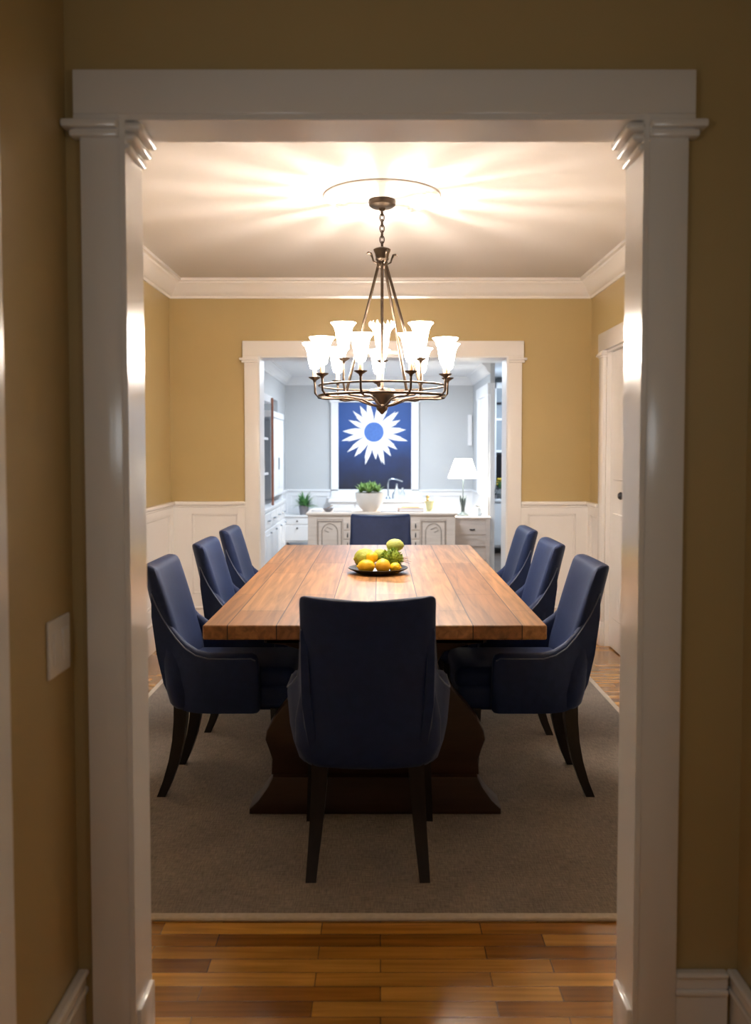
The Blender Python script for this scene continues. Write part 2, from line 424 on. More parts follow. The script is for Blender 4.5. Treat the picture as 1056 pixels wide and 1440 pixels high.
# jamb linings and soffit, with the moulded cap turning into the opening
def lining(name, x0, x1, top, y0, y1, m, cap=True):
    b = MB()
    b.box(x0, x0 + 0.012, y0, y1, 0, top); b.box(x1 - 0.012, x1, y0, y1, 0, top); b.box(x0 + 0.012, x1 - 0.012, y0, y1, top - 0.012, top)
    if cap:
        for k, (d, z0, z1) in enumerate(((0.048, -0.034, -0.014), (0.036, -0.056, -0.038), (0.024, -0.078, -0.060))):
            b.box(x0, x0 + d, y0, y1, top + z0, top + z1, 0.0085, 3)
            b.box(x1 - d, x1, y0, y1, top + z0, top + z1, 0.0085, 3)
    b.box(x0, x0 + 0.022, y0 + 0.01, y1 - 0.01, 0, 0.11, 0.004); b.box(x1 - 0.022, x1, y0 + 0.01, y1 - 0.01, 0, 0.11, 0.004)
    return struct(b.build(name, m, smooth=40))
lining('trim_14', OL, OR_, OT, HN - 0.024, HF + 0.020, M['white'])
lining('trim_15', BL, BR, BT, YB - 0.027, YB2 + 0.027, M['coolwhite'], False)

# hall baseboards and the casing of a door in the left hall wall
def base(name, axis, a0, a1, face, sgn, h=0.20, m=None):
    b = MB()
    def bx(d1, z0, z1, r):
        f0, f1 = sorted((face, face + sgn * d1))
        if axis == 'x': b.box(a0, a1, f0, f1, z0, z1, r)
        else: b.box(f0, f1, a0, a1, z0, z1, r)
    bx(0.016, 0, h - 0.05, 0.002); bx(0.024, h - 0.055, h - 0.04, 0.005); bx(0.018, h - 0.04, h - 0.012, 0.003); bx(0.026, h - 0.014, h, 0.006)
    return struct(b.build(name, m or M['white']))
base('baseboard_front', 'x', OR_ + 0.087, HRx - 0.0265, HN, -1)
base('baseboard_hall_right', 'y', -1.4, HN, HRx, -1)
base('baseboard_hall_left', 'y', 1.59, HN, HLx, 1)
b = MB().box(HLx, HLx + 0.024, 1.465, 1.585, 0, 2.36, 0.004).box(HLx, HLx + 0.024, 0.60, 0.72, 0, 2.36, 0.004).box(HLx, HLx + 0.028, 0.58, 1.605, 2.36, 2.46, 0.004)
struct(b.build('trim_16', M['white']))
struct(MB().box(HLx, HLx + 0.008, 0.72, 1.465, 0.01, 2.36).build('door_2', M['white']))

# door in the right dining wall
b = MB()
b.box(XR - 0.024, XR, DY1, DY1 + CO, 0.16, 2.035, 0.003).box(XR - 0.024, XR, DY0 - CO, DY0, 0.16, 2.035, 0.003)
b.box(XR - 0.03, XR, DY1 - 0.004, DY1 + CO + 0.004, 0, 0.17, 0.003).box(XR - 0.03, XR, DY0 - CO - 0.004, DY0 + 0.004, 0, 0.17, 0.003)
b.box(XR - 0.030, XR, DY0 - CO - 0.015, DY1 + CO + 0.015, 2.08, 2.205, 0.003)
for y0, y1 in ((DY1, DY1 + CO), (DY0 - CO, DY0)):
    b.box(XR - 0.03, XR, y0 - 0.01, y1 + 0.01, 2.035, 2.08, 0.002).box(XR - 0.045, XR, y0 - 0.03, y1 + 0.03, 2.046, 2.066, 0.006)
b.box(XR, XR + 0.12, DY1 - 0.014, DY1, 0, 2.08).box(XR, XR + 0.12, DY0, DY0 + 0.014, 0, 2.08).box(XR, XR + 0.12, DY0, DY1, 2.066, 2.08)
struct(b.build('trim_17', M['white'], smooth=40))
b = MB().box(XR + 0.030, XR + 0.066, DY0 + 0.016, DY1 - 0.016, 0.008, 2.062, 0.002)
for z0, z1 in ((0.22, 0.95), (1.18, 1.94)):
    for y0, y1 in ((5.42, 5.72), (5.84, 6.12)):
        b.box(XR + 0.022, XR + 0.034, y0, y1, z0, z1, 0.004)
d1 = struct(b.build('door_1', M['white']))
k = MB().lathe([(0.0, 0.06), (0.016, 0.058), (0.026, 0.045), (0.024, 0.03), (0.011, 0.022), (0.011, 0.006), (0.027, 0.004), (0.027, 0.0)], 20, Matrix.Translation((XR + 0.03, 5.80, 1.085)) @ Matrix.Rotation(R(-90), 4, 'Y'))
tag(k.build('door_knob', M['iron'], d1, 40), 'dark iron door knob')
MB().box(XR + 0.012, XR + 0.034, 5.745, 5.785, 1.90, 1.99, 0.004).build('door_hinge', M['iron'], d1)  # this small dark block is a door hinge

# far room
HY0, HY1, HZ1 = 9.10, 11.10, 2.0     # niche for the hutch in its left wall
struct(MB().box(FL - 0.1, FL, YB2, HY0, 0, FZ).box(FL - 0.1, FL, HY1, FB, 0, FZ).box(FL - 0.1, FL, HY0, HY1, HZ1, FZ).box(FL - 0.50, FL - 0.42, HY0 - 0.1, HY1 + 0.1, 0, FZ)
       .box(FL - 0.42, FL - 0.1, HY0 - 0.1, HY0, 0, FZ).box(FL - 0.42, FL - 0.1, HY1, HY1 + 0.1, 0, FZ).build('wall_far_left', M['grey']))
struct(MB().box(FR, FR + 0.05, 10.15, FB, 0, FZ).box(2.15, 2.25, YB2, 12.4, 0, FZ).build('wall_far_right', M['grey']))
struct(MB().box(FL - 0.1, FR + 0.05, FB, FB + 0.1, 0, FZ).box(FR + 0.05, 2.25, 12.35, 12.45, 0, FZ).build('wall_far_back', M['grey']))
struct(MB().box(FL - 0.1, XL, YB2, YB2 + 0.02, 0, FZ).box(XR, 2.25, YB2 - 0.02, YB2, 0, FZ).build('wall_far_front', M['grey']))
crown('trim_18', FL, FR, FB, 'x', -1, FZ, M['coolwhite'], 0.85)
crown('trim_19', YB2, FB, FL, 'y', 1, FZ, M['coolwhite'], 0.85)
crown('trim_20', 10.15, FB, FR, 'y', -1, FZ, M['coolwhite'], 0.85)
b = MB().box(FL, FR, FB - 0.012, FB, 0, 0.83).box(FL, FR, FB - 0.035, FB, 0.83, 0.86, 0.008).box(FL, FR, FB - 0.022, FB, 0.77, 0.83, 0.003).box(FL, FR, FB - 0.026, FB, 0, 0.16, 0.004)
for x in (-1.28, -0.95, 0.72, 1.17): b.box(x, x + 0.08, FB - 0.022, FB, 0.16, 0.77, 0.002)
struct(b.build('trim_21', M['coolwhite']))
b = MB().box(FL, FL + 0.012, HY1, FB, 0, 0.83).box(FL, FL + 0.035, HY1, FB, 0.83, 0.86, 0.008).box(FL, FL + 0.026, HY1, FB, 0, 0.16, 0.004)
b.box(FR - 0.012, FR, 10.15, FB, 0, 0.83).box(FR - 0.03, FR, 10.15, FB, 0.83, 0.86, 0.008).box(FR - 0.026, FR, 10.15, FB, 0, 0.16, 0.004)
struct(b.build('trim_22', M['coolwhite']))
# white casing on the right partition of the far room
b = MB().box(FR - 0.03, FR, 10.15, 10.32, 0, 2.06, 0.004).box(FR - 0.03, FR, 11.15, 11.32, 0.84, 2.06, 0.004).box(FR - 0.034, FR, 10.13, 11.36, 2.02, 2.15, 0.004)
b.box(FR - 0.004, FR + 0.054, 10.135, 10.152, 0, 2.15, 0.003)
struct(b.build('trim_23', M['coolwhite']))
struct(MB().box(FR - 0.012, FR, 10.32, 11.15, 0.84, 2.02).build('door_3', M['coolwhite']))

# ------------------------------------------------------------------ light switch on the hall wall
sw = empty('light_switch', (HLx, 1.880, 0.965), 'white double switch plate on the tan hall wall beside the opening', 'light switch')
MB().box(0, 0.007, -0.062, 0.062, -0.061, 0.061, 0.004).build('switch_plate', M['plastic'], sw)
for yy in (-0.026, 0.026):
    MB().box(0.005, 0.011, yy - 0.016, yy + 0.016, -0.034, 0.034, 0.002).build('rocker', M['plastic'], sw)

# ------------------------------------------------------------------ rug
rug = empty('area_rug', (-0.02, 4.40, 0), 'large taupe woven rug under the dining table and chairs', 'rug')
RX, RY, RT = 1.295, 1.855, 0.012
MB().box(-RX + 0.03, RX - 0.03, -RY + 0.03, RY - 0.03, 0.0, RT).build('rug_field', M['rug'], rug)
b = MB()
ry0 = 0.020
b.box(-RX, RX, -RY, -RY + 0.034, 0, RT, 0.005).box(-RX, RX, RY - 0.034, RY, 0, RT, 0.005)
b.box(-RX, -RX + 0.034, -RY + 0.03, RY - 0.03, 0, RT, 0.005).box(RX - 0.034, RX, -RY + 0.03, RY - 0.03, 0, RT, 0.005)
tag(b.build('rug_binding', M['binding'], rug), 'pale cloth binding round the rug edge')

# ------------------------------------------------------------------ dining table
TX, TY, TZ = -0.02, 4.42, 0.77
tb = empty('dining_table', (TX, TY, RT), 'long worn brown wooden trestle dining table on the taupe rug', 'dining table')
TH = TZ - RT
b = MB().box(-0.603, 0.603, -1.335, 1.335, TH - 0.052, TH, 0.006)
b.build('tabletop', M['table'], tb)
MB().box(-0.42, 0.42, -1.10, 1.10, TH - 0.10, TH - 0.052, 0.004).build('underframe', M['darkwood'], tb)
half = [(0.02, 0.0)]
prof = [(0.30, 0.13), (0.395, 0.14), (0.392, 0.20), (0.405, 0.24), (0.418, 0.275), (0.412, 0.31), (0.385, 0.36), (0.345, 0.41), (0.30, 0.46), (0.25, 0.52), (0.235, 0.57), (0.26, 0.61), (0.34, 0.635), (0.42, 0.645), (0.42, TH - 0.10)]
outline = [(x, z) for x, z in prof] + [(-x, z) for x, z in reversed(prof)]
foot = [(0.475, 0.0), (0.475, 0.022), (0.44, 0.055), (0.405, 0.105), (0.385, 0.145), (-0.385, 0.145), (-0.405, 0.105), (-0.44, 0.055), (-0.475, 0.022), (-0.475, 0.0)]
for sy in (-1, 1):
    yc = sy * 1.06
    t = MB().prism(outline, 'y', yc - 0.045, yc + 0.045, 0.012).build('trestle', M['darkwood'], tb, 35)
    MB().prism(foot, 'y', yc - 0.075, yc + 0.075, 0.010).build('trestle_foot', M['darkwood'], t, 35)
MB().box(-0.06, 0.06, -1.014, 1.014, 0.18, 0.27, 0.01).build('stretcher', M['darkwood'], tb)

# ------------------------------------------------------------------ dining chairs
def interp(tab, z):
    for a, b in zip(tab[:-1], tab[1:]):
        if z <= b[0]:
            k = (z - a[0]) / (b[0] - a[0]); k = max(0, min(1, k))
            return [p + (q - p) * k for p, q in zip(a[1:], b[1:])]
    return list(tab[-1][1:])

def make_chair():
    root = empty('dining_chair', (0, 0, RT), 'x', 'chair')
    # backrest: z, half width, rear y, thickness
    T = [(0.345, 0.178, -0.215, 0.060), (0.352, 0.200, -0.232, 0.080), (0.37, 0.216, -0.243, 0.088), (0.42, 0.236, -0.252, 0.09), (0.50, 0.236, -0.264, 0.09), (0.555, 0.226, -0.273, 0.09),
         (0.585, 0.219, -0.278, 0.088), (0.61, 0.216, -0.283, 0.086), (0.65, 0.215, -0.290, 0.082), (0.75, 0.214, -0.310, 0.072), (0.84, 0.213, -0.330, 0.064), (0.895, 0.213, -0.343, 0.058),
         (0.910, 0.211, -0.346, 0.050), (0.917, 0.206, -0.345, 0.036), (0.920, 0.198, -0.342, 0.018)]
    secs = []
    n = 14
    for z, w, yr, t in T:
        us = [-math.cos(PI * i / n) for i in range(n + 1)]
        us = [math.copysign(abs(u) ** 0.8, u) for u in us]
        def th(u): return t * max(0.0, 1 - abs(u) ** 7) ** 0.5
        zz = lambda u: z - (0.012 * (1 - u * u) if z > 0.6 else 0) * (z - 0.6) / 0.32 if z > 0.6 else z
        rear = [(u * w, yr + 0.026 * u * u + (t - th(u)) / 2, zz(u)) for u in us]
        front = [(u * w, yr + 0.040 * u * u + (t + th(u)) / 2, zz(u)) for u in reversed(us[1:-1])]
        secs.append(rear + front)
    MB().loft(secs).build('backrest', M['navy'], root, 60)
    # arms
    S = [(0.143, 0.545, 0.270, 0.036, 0.372), (0.140, 0.566, 0.273, 0.046, 0.356), (0.132, 0.580, 0.275, 0.053, 0.348), (0.115, 0.588, 0.276, 0.056, 0.345), (0.04, 0.587, 0.276, 0.057, 0.345), (-0.05, 0.588, 0.276, 0.057, 0.345), (-0.10, 0.600, 0.271, 0.056, 0.345),
         (-0.145, 0.624, 0.251, 0.053, 0.345), (-0.182, 0.657, 0.230, 0.048, 0.352), (-0.214, 0.697, 0.220, 0.042, 0.38), (-0.242, 0.742, 0.2165, 0.036, 0.45), (-0.264, 0.786, 0.213, 0.030, 0.57), (-0.283, 0.830, 0.209, 0.022, 0.72)]
    for s in (-1, 1):
        secs = []; pip = []
        for y, zt, xo, t, zb in S:
            xi = xo - t
            h = zt - zb
            lo = 0.040 if zb < 0.36 else 0.040 * max(0, (0.6 - zb) / 0.24)
            pts = [(xo - lo, zb), (xo - lo * 0.5, zb + 0.06 * min(1, h / 0.2)), (xo - lo * 0.22, zb + h * 0.45), (xo, zt - 0.032), (xo - 0.002, zt - 0.016), (xo - 0.012, zt - 0.004), ((xo + xi) / 2, zt),
                   (xi + 0.010, zt - 0.004), (xi + 0.001, zt - 0.018), (xi, zt - 0.04), (xi - lo * 0.3, zb + h * 0.45), (xi - lo * 0.6, zb)]
            secs.append([(s * px, y, pz) for px, pz in pts])
            if y < 0.14: pip.append((s * (xo - 0.0005), y, zt - 0.018))
        ar = MB().loft(secs).build('armrest', M['navy'], root, 60)
        tag(MB().tube(pip, 0.0024, 6).build('piping', M['piping'], ar, 60), 'lighter blue piping along the arm seam')
    MB().box(-0.212, 0.212, -0.20, 0.272, 0.345, 0.455, 0.035, 4).build('seat', M['navy'], root, 50)
    b = MB().box(-0.206, 0.206, -0.215, 0.282, 0.425, 0.515, 0.038, 5)
    for v in b.bm.verts:
        if v.co.z > 0.49: v.co.z += 0.014 * (1 - (v.co.x / 0.206) ** 2) * (1 - ((v.co.y - 0.03) / 0.25) ** 2)
    b.build('seat_cushion', M['navy'], root, 50)
    # legs: straight tapered in front, sabre curved behind
    for s in (-1, 1):
        sec = lambda cx, cy, z, w: [(cx - w, cy - w, z), (cx + w, cy - w, z), (cx + w, cy + w, z), (cx - w, cy + w, z)]
        MB().loft([sec(s * 0.196, 0.205, 0.36, 0.024), sec(s * 0.206, 0.208, 0.2, 0.020), sec(s * 0.218, 0.212, 0.0, 0.0155)]).build('leg', M['legwood'], root)
    for s in (-1, 1):
        path = [(0.155, -0.180, 0.375, 0.026), (0.158, -0.182, 0.30, 0.025), (0.163, -0.190, 0.22, 0.023), (0.169, -0.206, 0.14, 0.021), (0.176, -0.231, 0.06, 0.0185), (0.181, -0.256, 0.0, 0.017)]
        MB().loft([sec(s * a, c, z, w) for a, c, z, w in path]).build('leg', M['legwood'], root, 25)
    return root

ch = make_chair()
GR = 'navy upholstered dining chairs around the table'
spots = [(-0.040, 3.030, 0, 'navy armchair with its back to the hall at the near table end'),
         (0.575, 3.655, 90, 'navy armchair on the right side of table, nearest the hall'),
         (0.560, 4.420, 90, 'navy armchair in the middle of the right table side'),
         (0.560, 5.170, 90, 'navy armchair on the right table side, nearest the far opening'),
         (-0.612, 3.655, -90, 'navy armchair on the left side of table, nearest the hall'),
         (-0.585, 4.460, -90, 'navy armchair in the middle of the left table side'),
         (-0.585, 5.180, -90, 'navy armchair on the left table side, nearest the far opening'),
         (0.000, 6.020, 180, 'navy armchair at the far table end facing the hall')]
for i, (x, y, a, lab) in enumerate(spots):
    c = ch if i == 0 else copy_tree(ch)
    c.location = (x, y, RT); c.rotation_euler = (0, 0, R(a))
    tag(c, lab, 'chair', GR)

# ------------------------------------------------------------------ fruit plate
PX, PY, PZ = -0.012, 4.42, TZ
pl = MB().lathe([(0, 0.002), (0.09, 0.0), (0.105, 0.004), (0.143, 0.022), (0.150, 0.027), (0.148, 0.030), (0.140, 0.027), (0.103, 0.011), (0.09, 0.008), (0, 0.008)], 48).build('fruit_plate', M['plate'], None, 50, (PX, PY, PZ))
tag(pl, 'round dark bronze plate holding fruit on the dining table', 'plate')
FG = 'fruit on the dark plate'
def fruit(name, label, cat, c, rx, ry, rz, m, nib=None, noise=0.0, ang=0, sub=3):
    rot = Matrix.Rotation(R(ang), 4, 'Z')
    o = MB().ball((0, 0, 0), rx, ry, rz, sub, noise, 3, rot).build(name, M[m], None, 180, c)
    tag(o, label, cat, FG)
    if nib:
        nb = MB().lathe([(rz * 0.18, -0.004), (rz * 0.14, 0.004), (0.0, 0.008)], 10, Matrix.Rotation(R(ang), 4, 'Z') @ Matrix.Translation((rx * 0.97 * nib, 0, 0)) @ Matrix.Rotation(R(90 * nib), 4, 'Y'))
        nb.build('stem_end', M[m], o, 60)
    return o
z0 = TZ + 0.009
fruit('lemon', 'large yellow lemon at the front left of the fruit plate', 'lemon', (-0.070, 4.345, z0 + 0.034), 0.043, 0.034, 0.034, 'lemon', -1)
fruit('orange', 'round yellow orange fruit at the front middle of the plate', 'orange', (0.012, 4.335, z0 + 0.037), 0.037, 0.037, 0.037, 'orange', None)
fruit('lemon', 'smallest yellow fruit at the front right of the plate', 'lemon', (0.073, 4.345, z0 + 0.027), 0.028, 0.026, 0.027, 'lemon', 1)
fruit('lemon', 'yellow lemon lying on top between the front fruits', 'lemon', (-0.042, 4.395, z0 + 0.072), 0.032, 0.030, 0.029, 'lemon', 1, 0, 60)
fruit('citron', 'big yellow green bumpy citrus at the left of the plate', 'citrus fruit', (-0.078, 4.455, z0 + 0.060), 0.056, 0.050, 0.050, 'limey', -1, 0.03, 20, 4)
fruit('citron', 'small yellow green citrus at the middle back of the plate', 'citrus fruit', (-0.003, 4.478, z0 + 0.072), 0.036, 0.036, 0.034, 'limey', None, 0.02)
fruit('green_fruit', 'pale green rounded fruit highest at the back of the plate', 'fruit', (0.074, 4.500, z0 + 0.122), 0.046, 0.036, 0.032, 'pale', 1, 0.03, -25, 4)
# mossy ball: a core covered with short leaf tufts
mo = MB().ball((0, 0, 0), 0.047, None, None, 3)
rg = random.Random(5)
for k in range(420):
    d = Vector((rg.gauss(0, 1), rg.gauss(0, 1), rg.gauss(0, 1))).normalized()
    a = d.orthogonal().normalized(); bq = d.cross(a)
    an = rg.uniform(0, 6.28); s_ = (a * math.cos(an) + bq * math.sin(an)) * 0.0035
    p = d * 0.045; q = d * rg.uniform(0.054, 0.062) + (a * rg.uniform(-1, 1) + bq * rg.uniform(-1, 1)) * 0.006
    vs = [mo.bm.verts.new(v) for v in (p - s_, p + s_, q + s_ * 0.4, q - s_ * 0.4)]
    mo.bm.faces.new(vs)
o = mo.build('moss_ball', M['moss'], None, 180, (0.057, 4.425, z0 + 0.062))
tag(o, 'dark green mossy ball at the right of the fruit plate', 'moss ball', FG)
b = MB()
for k in range(4):
    a = -0.5 + k * 0.35
    b.tube([(0, 0, 0), (0.03 * math.cos(a), 0.01 * math.sin(a), 0.012 * math.sin(a * 2) + 0.008), (0.06 * math.cos(a), 0.02, 0.02 * math.sin(a * 2))], [0.003, 0.007, 0.001], 6, flat=0.3)
tag(b.build('dry_sprig', M['twig'], None, 60, (0.098, 4.46, TZ + 0.055)), 'small brown dry sprig sticking out right of the mossy ball', 'sprig')

# ------------------------------------------------------------------ ceiling medallion and chandelier
CX, CY = 0.008, 4.50
md = MB().lathe([(0.0, 0.0), (0.29, 0.0), (0.292, -0.008), (0.283, -0.016), (0.270, -0.018), (0.262, -0.010), (0.235, -0.009), (0.228, -0.014), (0.216, -0.014), (0.208, -0.008), (0.17, -0.008), (0.155, -0.012), (0.13, -0.018), (0.10, -0.020), (0.0, -0.020)], 64)
for k in range(28):
    a = 2 * PI * k / 28
    md.ball((0.247 * math.cos(a), 0.247 * math.sin(a), -0.009), 0.014, 0.014, 0.006, 1)
md = md.build('ceiling_medallion', M['ceil'], None, 40, (CX, CY, ZC))
tag(md, 'round white moulded plaster medallion on the ceiling above the chandelier', 'ceiling medallion')

cd = empty('chandelier', (CX, CY, ZC - 0.02), 'bronze ring chandelier with glowing glass shades hanging over the table', 'chandelier')
def Z(z): return z - (ZC - 0.02)
MB().lathe([(0.0, 0.0), (0.066, 0.0), (0.068, -0.010), (0.066, -0.026), (0.052, -0.036), (0.018, -0.040), (0.012, -0.052), (0.0, -0.054)], 32).build('canopy', M['bronze'], cd, 40)
b = MB()
zt, zb_, nl = 2.585, 2.395, 7
for k in range(nl):
    zc = zt - (k + 0.5) * (zt - zb_) / nl
    pts = []
    for j in range(16):
        a = 2 * PI * j / 16
        u, v = 0.0105 * math.cos(a), 0.020 * math.sin(a)
        pts.append((u, 0, Z(zc) + v) if k % 2 else (0.3 * u, u, Z(zc) + v))
    b.tube(pts, 0.0032, 6, True)
b.build('chain', M['bronze'], cd, 60)
b = MB().lathe([(0.0, Z(2.402)), (0.010, Z(2.40)), (0.036, Z(2.392)), (0.044, Z(2.386)), (0.042, Z(2.378)), (0.036, Z(2.365)), (0.032, Z(2.345)), (0.034, Z(2.338)), (0.027, Z(2.328)), (0.030, Z(2.318)), (0.024, Z(2.30)), (0.012, Z(2.29)), (0.0, Z(2.288))], 24)
hub = b.build('crown_hub', M['bronze'], cd, 40)
for k in range(4):
    a = R(20 + 90 * k); c_, s_ = math.cos(a), math.sin(a)
    pts = [(0.028, 2.315), (0.046, 2.325), (0.052, 2.345), (0.060, 2.362), (0.074, 2.366), (0.084, 2.358)]
    MB().tube([(r * c_, r * s_, Z(z)) for r, z in pts], [0.004, 0.0045, 0.005, 0.007, 0.006, 0.0015], 6).build('leaf_scroll', M['bronze'], hub, 60)
for z_, w in ((1.706, 0.0065), (1.655, 0.0085)):
    MB().tube([(0.316 * math.cos(2 * PI * k / 64), 0.316 * math.sin(2 * PI * k / 64), Z(z_)) for k in range(64)], w, 8, True, 0.8).build('ring', M['bronze'], cd, 60)
MB().lathe([(0.0, Z(1.700)), (0.060, Z(1.690)), (0.068, Z(1.680)), (0.062, Z(1.668)), (0.045, Z(1.640)), (0.034, Z(1.622)), (0.026, Z(1.612)), (0.030, Z(1.600)), (0.026, Z(1.586)), (0.013, Z(1.574)), (0.006, Z(1.566)), (0.0, Z(1.563))], 28).build('centre_bowl', M['bronze'], cd, 40)
# hanging rods, at the bends of the upper arms
for a in (150, 52, -24, 270):
    a = R(a); c_, s_ = math.cos(a), math.sin(a)
    MB().tube([(0.022 * c_, 0.022 * s_, Z(2.31)), (0.215 * c_, 0.215 * s_, Z(1.675))], 0.0075, 8).build('hanging_rod', M['bronze'], cd, 60)
BULBS = []
def light_arm(ang, rr, zcup, path, mats=('shade', 'shade_in')):
    a = R(ang); c_, s_ = math.cos(a), math.sin(a)
    P = lambda r, z: (r * c_, r * s_, Z(z))
    ar = MB().tube([P(r, z) for r, z in path], 0.0055, 8).build('arm', M['bronze'], cd, 60)
    T = Matrix.Translation(P(rr, zcup))
    MB().lathe([(0.006, -0.022), (0.010, -0.012), (0.030, 0.000), (0.032, 0.004), (0.010, 0.006), (0.0, 0.006)], 18, T).build('drip_cup', M['bronze'], ar, 40)
    MB().lathe([(0.0105, 0.004), (0.0105, 0.062), (0.0, 0.062)], 12, T).build('candle_sleeve', M['candle'], ar, 40)
    q = lambda pr: [(r, 0.046 + (z - 0.046) * 0.84) for r, z in pr]
    g = MB().lathe(q([(0.016, 0.046), (0.022, 0.050), (0.028, 0.070), (0.033, 0.105), (0.039, 0.150), (0.048, 0.180), (0.063, 0.200)]), 24, T, caps=False)
    no = len(g.bm.faces)
    g.lathe(q([(0.063, 0.200), (0.0615, 0.2012), (0.0465, 0.182), (0.0375, 0.152), (0.0315, 0.105), (0.0265, 0.071), (0.0205, 0.052), (0.016, 0.046)]), 24, T, caps=False)
    g.bm.faces.ensure_lookup_table()
    for f in g.bm.faces[no:]: f.material_index = 1
    g = g.build('glass_shade', M[mats[0]], cd, 60)
    g.data.materials.append(M[mats[1]])
    MB().ball(P(rr, zcup + 0.085), 0.0125, 0.0125, 0.021, 2).build('bulb', M['bulb'], g, 180)
    BULBS.append((CX + rr * c_, CY + rr * s_, zcup + 0.130))
    return g
for k in range(9):
    light_arm(-147 + 40 * k, 0.345, 1.750, [(0.02, 1.605), (0.06, 1.612), (0.12, 1.636), (0.2, 1.646), (0.29, 1.644), (0.325, 1.650), (0.343, 1.672), (0.345, 1.733)])
for a in (208, 332):
    light_arm(a, 0.215, 1.832, [(0.05, 1.655), (0.10, 1.650), (0.18, 1.658), (0.208, 1.675), (0.215, 1.71), (0.215, 1.815)])
# the light on the axis: clearer shade, opaque ribs added to streak the ceiling
gs = light_arm(0, 0.0, 1.832, [(0.0, 1.69), (0.0, 1.75), (0.0, 1.815)], ('shade_centre', 'shade_centre_in'))
rb = MB()
for k in range(15):
    a = 2 * PI * (k + 0.35) / 15
    rb.tube([(r * math.cos(a), r * math.sin(a), Z(1.832 + 0.046 + (z - 0.046) * 0.84)) for r, z in ((0.022, 0.055), (0.030, 0.105), (0.0355, 0.150), (0.0445, 0.180), (0.0605, 0.2005), (0.0625, 0.212), (0.060, 0.226))], [0.004, 0.0048, 0.0055, 0.006, 0.0066, 0.006, 0.0025], 6)
rb.build('added_streak_ribs', M['rib'], gs, 60)

# ------------------------------------------------------------------ far room: desk
dk = empty('console_desk', (0.012, 9.60, 0), 'whitewashed wooden desk with carved doors beyond the far opening', 'desk')
DW = 0.797; DZ = 0.712
MB().box(-DW - 0.02, DW + 0.02, -0.03, 0.66, DZ - 0.03, DZ, 0.008).build('desk_top', M['limewash'], dk)
b = MB().box(-DW, -0.315, 0.0, 0.62, 0.06, DZ - 0.03, 0.004).box(0.315, DW, 0.0, 0.62, 0.06, DZ - 0.03, 0.004).box(-0.315, 0.315, 0.0, 0.62, DZ - 0.10, DZ - 0.03, 0.003).box(-0.315, 0.315, 0.58, 0.62, 0.1, DZ - 0.03)
for x0, x1 in ((-DW, -DW + 0.095), (DW - 0.095, DW), (-0.42, -0.315), (0.315, 0.42)): b.box(x0, x1, -0.012, 0.0, 0.06, DZ - 0.03, 0.003)
b.box(-DW, -0.315, -0.0105, 0.0, DZ - 0.075, DZ - 0.03, 0.003).box(0.315, DW, -0.0105, 0.0, DZ - 0.075, DZ - 0.03, 0.003)
b.build('desk_body', M['limewash'], dk)
for s in (-1, 1):
    xc = s * 0.561
    d = MB().box(xc - 0.135, xc + 0.135, -0.010, 0.002, 0.10, DZ - 0.082, 0.003).build('cupboard_door', M['limewash'], dk)
    b = MB()
    for x0, x1, q0, q1 in ((xc - 0.132, xc - 0.120, 0.105, DZ - 0.088), (xc + 0.120, xc + 0.132, 0.105, DZ - 0.088), (xc - 0.132, xc + 0.132, DZ - 0.100, DZ - 0.088), (xc - 0.132, xc + 0.132, 0.105, 0.117)):
        b.box(x0, x1, -0.017, -0.009, q0, q1, 0.003)
    arch = [(xc + 0.085 * math.cos(PI * k / 14), -0.012, 0.50 + 0.095 * math.sin(PI * k / 14)) for k in range(15)]
    b.tube([(xc + 0.085, -0.012, 0.2)] + arch + [(xc - 0.085, -0.012, 0.2)], 0.0055, 6)
    b.tube([(xc - s * 0.03, -0.012, 0.53), (xc + s * 0.03, -0.012, 0.555), (xc + s * 0.055, -0.012, 0.52), (xc + s * 0.01, -0.012, 0.5)], 0.005, 6)
    tag(b.build('carved_moulding', M['limedark'], d), 'darker carved arch moulding')
    for zz in (0.57, 0.47, 0.37):
        dr = MB().box(s * 0.367 - 0.042, s * 0.367 + 0.042, -0.022, -0.011, zz - 0.042, zz + 0.042, 0.003).build('small_drawer', M['limewash'], dk)
        MB().tube([(s * 0.367, -0.022, zz - 0.022), (s * 0.367, -0.032, zz - 0.012), (s * 0.367, -0.032, zz + 0.012), (s * 0.367, -0.022, zz + 0.022)], 0.006, 6).build('drawer_pull', M['iron'], dr, 60)
for x in (-DW + 0.05, -0.37, 0.37, DW - 0.05):
    for y in (0.05, 0.57):
        MB().box(x - 0.03, x + 0.03, y - 0.03, y + 0.03, 0, 0.065, 0.01).build('leg', M['limewash'], dk)

def leaf_strip(bm, base, d, length, w, droop, seg=4):
    d = Vector(d).normalized(); side = d.cross(Vector((0, 0, 1)))
    if side.length < 0.05: side = Vector((1, 0, 0))
    side.normalize()
    prev = None; p = Vector(base); dr = d.copy()
    for i in range(seg + 1):
        k = i / seg
        ww = w * math.sin(PI * min(1, 0.12 + 0.88 * k) ** 0.8) * 0.5 + 0.0004
        a, b_ = bm.verts.new(p - side * ww), bm.verts.new(p + side * ww)
        if prev: bm.faces.new((prev[0], prev[1], b_, a))
        prev = (a, b_)
        p = p + dr * (length / seg)
        dr = (dr + Vector((0, 0, -droop / seg))).normalized()

def plant_mesh(count, length, width, droop, spread, base_r, rng, upmin=0.15):
    b = MB()
    for k in range(count):
        a = rng.uniform(0, 2 * PI); el = rng.uniform(upmin, 1.0)
        r0 = base_r * math.sqrt(rng.random())
        d = (math.cos(a) * spread * (1.15 - el), math.sin(a) * spread * (1.15 - el), el)
        leaf_strip(b.bm, (r0 * math.cos(a), r0 * math.sin(a), 0), d, length * rng.uniform(0.65, 1.1), width * rng.uniform(0.8, 1.2), droop)
    return b

